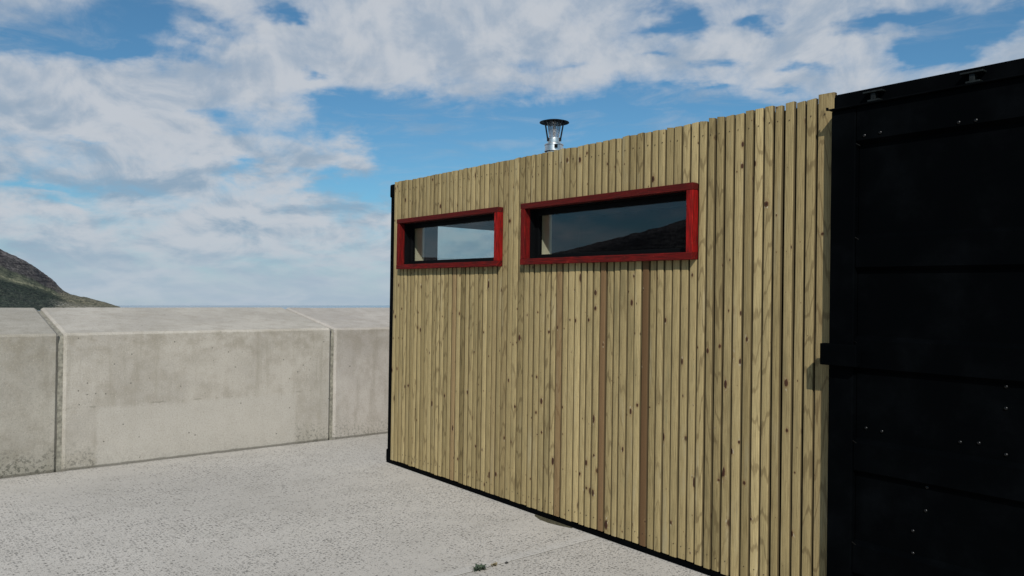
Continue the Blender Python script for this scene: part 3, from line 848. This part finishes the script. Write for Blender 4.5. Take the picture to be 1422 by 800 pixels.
# ------------------------------------------------------------------ sky
def px(x, y):
    d = c2w(Vector(((x - 711) / 1074, 1, -(y - 400) / 1074))).normalized()
    return math.atan2(d.x, d.y), math.asin(d.z)
def world():
    w = bpy.data.worlds.new('World'); SC.world = w; w.use_nodes = True
    t = NT(w.node_tree); t.n.clear()
    out = t.node('ShaderNodeOutputWorld'); bg = t.node('ShaderNodeBackground')
    sky = t.node('ShaderNodeTexSky', sky_type='NISHITA'); sky.sun_disc = False
    sky.sun_elevation = math.asin(SUN.z); sky.sun_rotation = math.atan2(SUN.x, SUN.y)
    sky.altitude = 10; sky.air_density = 1.0; sky.dust_density = .6; sky.ozone_density = 2.2
    d = t.node('ShaderNodeTexCoord').outputs['Generated']
    d = t.v('NORMALIZE', d)
    s = t.sep(d)
    az0 = t.m('ARCTAN2', s[0], s[1]); el0 = t.m('ARCSINE', s[2])
    zc = t.m('MAXIMUM', s[2], 0.0)
    q = t.v('SCALE', t.xyz(s[0], s[1], 0), t.m('DIVIDE', 1.0, t.m('ADD', zc, .17)))      # cloud layer seen in perspective
    wn = t.node('ShaderNodeSeparateColor'); t.put(wn.inputs[0], t.noise(q, 2.6, 5, .6, col=True))
    az = t.m('ADD', az0, t.m('MULTIPLY', t.m('SUBTRACT', wn.outputs[0], .5), .22))
    el = t.m('ADD', el0, t.m('MULTIPLY', t.m('SUBTRACT', wn.outputs[1], .5), .10))
    cov = None
    # clear gaps (negative) and thick banks (positive): centre and radii in pixels, turned into sky angles below
    G_ = [(100, 48, 135, 46, -.50), (20, 72, 70, 20, -.26), (190, 72, 90, 14, -.22), (215, 12, 70, 20, -.34), (235, 45, 60, 22, -.22), (130, 78, 60, 8, -.2),
          (610, 165, 130, 36, -.62), (560, 215, 90, 40, -.46), (790, 190, 190, 34, -.60), (960, 158, 110, 18, -.45), (650, 225, 110, 26, -.40), (470, 150, 45, 22, -.25),
          (435, 92, 26, 12, -.50), (312, 172, 46, 15, -.36), (375, 8, 26, 11, -.48), (478, 262, 52, 17, -.30), (555, 285, 40, 20, -.2),
          (938, 22, 36, 34, -.55), (900, 42, 30, 10, -.3), (1232, 24, 70, 12, -.55), (1335, 48, 55, 30, -.60), (1405, 28, 50, 16, -.42), (1310, 82, 34, 22, -.4), (1050, 36, 26, 9, -.40), (1118, 80, 34, 10, -.42),
          (992, 97, 28, 8, -.36), (986, 127, 30, 7, -.36), (918, 84, 24, 6, -.3), (795, 94, 44, 8, -.3), (1098, 118, 26, 5, -.26),
          (30, 256, 60, 8, -.26), (130, 208, 26, 7, -.22), (90, 285, 60, 7, -.20), (345, 240, 24, 7, -.22), (712, 90, 26, 12, -.25),
          (600, 60, 230, 60, .25), (330, 80, 130, 55, .22), (120, 150, 170, 50, .26), (330, 215, 170, 26, .12), (1150, 70, 130, 40, .10), (850, 100, 120, 20, .14), (300, 320, 260, 36, .14), (470, 205, 60, 14, .16), (440, 238, 70, 10, .14)]
    SIDE = [(-86, 9, 18, 9, -.20)]
    G_ = [(*px(cx, cy), rx / 1074, ry / 1074, wt) for cx, cy, rx, ry, wt in G_] + [(R(a), R(e), R(ra), R(re_), wt) for a, e, ra, re_, wt in SIDE]
    for ca, ce, rx, ry, wt in G_:
        u = t.m('DIVIDE', t.m('SUBTRACT', az, ca), rx); v = t.m('DIVIDE', t.m('SUBTRACT', el, ce), ry)
        g = t.m('MULTIPLY', t.m('POWER', 2.71828, t.m('MULTIPLY', t.m('ADD', t.m('MULTIPLY', u, u), t.m('MULTIPLY', v, v)), -1.0)), wt)
        cov = g if cov is None else t.m('ADD', cov, g)
    eu = t.m('MULTIPLY', t.m('LOGARITHM', t.m('ADD', t.m('MAXIMUM', el0, 0.0), .13), 2.71828), 2.1)
    q = t.xyz(t.m('MULTIPLY', az0, 4.2), eu, 0)          # banks get smaller and flatter towards the horizon
    f1 = t.noise(q, 1.5, 9, .58, .5); f2 = t.noise(t.v('ADD', q, (5.2, 1.3, 0)), 4.2, 8, .62, .4)
    D = t.m('ADD', t.m('ADD', .635, cov), t.m('ADD', t.m('MULTIPLY', t.m('SUBTRACT', f1, .5), .85), t.m('MULTIPLY', t.m('SUBTRACT', f2, .5), .62)))
    behind = t.m('MAXIMUM', t.step(el0, .62, 1.0), t.step(s[1], -.05, -.45))      # the sky overhead and behind is mostly clear
    D = t.m('SUBTRACT', D, t.m('MULTIPLY', behind, .36))
    mask = t.step(D, .28, .78)
    # cloud brightness: thick parts greyer, lit tops whiter
    q2 = t.v('ADD', q, (.02, .10, 0))
    lit = t.m('SUBTRACT', t.noise(q, 2.6, 8, .58, .4), t.noise(q2, 2.6, 8, .58, .4))
    tex = t.noise(t.v('ADD', q, (0, 7.1, 0)), 1.6, 8, .58, .5)
    br = t.m('ADD', t.m('ADD', .58, t.m('MULTIPLY', lit, 2.0)), t.m('MULTIPLY', t.m('SUBTRACT', tex, .5), 1.35))
    low = t.step(el0, .30, .06)                       # far banks near the horizon show more blue-grey undersides
    c_dark = t.mix(low, (.37, .455, .565), (.275, .395, .52)); c_lit = (.585, .622, .675)
    cloud = t.mix(t.step(br, .15, .85), c_dark, c_lit)
    skyc = t.mix(1.0, sky.outputs[0], SKY_TINT, 'MULTIPLY')
    skyc = t.v('SCALE', skyc, SKY_STRENGTH)
    col = t.mix(t.m('MULTIPLY', mask, .96), skyc, t.v('SCALE', cloud, CLOUD_GAIN))
    veil = t.noise(t.v('MULTIPLY', t.v('ADD', q, (3.1, 2.2, 0)), (1.3, 4.5, 1)), 1.6, 8, .62, .6)
    col = t.mix(t.m('MULTIPLY', t.step(veil, .48, .74), t.step(el0, .12, .26, .10, .36)), col, t.v('SCALE', cloud, CLOUD_GAIN * .92))      # thin streaks of high cloud
    haze = t.step(el0, .115, .012)
    col = t.mix(t.m('MULTIPLY', haze, .86), col, t.v('SCALE', t.mix(t.step(tex, .40, .62), (.43, .53, .63), (.50, .58, .66)), CLOUD_GAIN))
    below = t.step(s[2], -.002, -.02)
    col = t.mix(below, col, t.v('SCALE', (.20, .25, .29), CLOUD_GAIN))
    t.put(bg.inputs[0], t.v('SCALE', col, 1.0 / SKY_STRENGTH)); bg.inputs[1].default_value = SKY_STRENGTH
    t.l.new(bg.outputs[0], out.inputs[0])
SKY_STRENGTH = .10
CLOUD_GAIN = .92
SKY_TINT = (.47, .79, .90)
world()

sl = bpy.data.lights.new('sun', 'SUN'); sl.energy = 4.7; sl.angle = R(.55); sl.color = (1.0, .955, .885)
sob = bpy.data.objects.new('sun', sl); COL.objects.link(sob)
sob.rotation_euler = SUN.to_track_quat('Z', 'Y').to_euler(); sob.location = (0, -20, 30)

cd = bpy.data.cameras.new('camera'); co = bpy.data.objects.new('camera', cd); COL.objects.link(co)
cd.sensor_width = 36; cd.lens = 36 * 1074 / 1422; cd.clip_start = .05; cd.clip_end = 100000
co.location = CAM; co.rotation_euler = (R(90) + PITCH, 0, 0)
SC.camera = co

SC.view_settings.view_transform = 'Standard'; SC.view_settings.look = 'None'
SC.view_settings.exposure = 0.0; SC.view_settings.gamma = 1.0; SC.view_settings.use_curve_mapping = False
SC.cycles.max_bounces = 8; SC.cycles.transparent_max_bounces = 12
SC.cycles.use_denoising = True
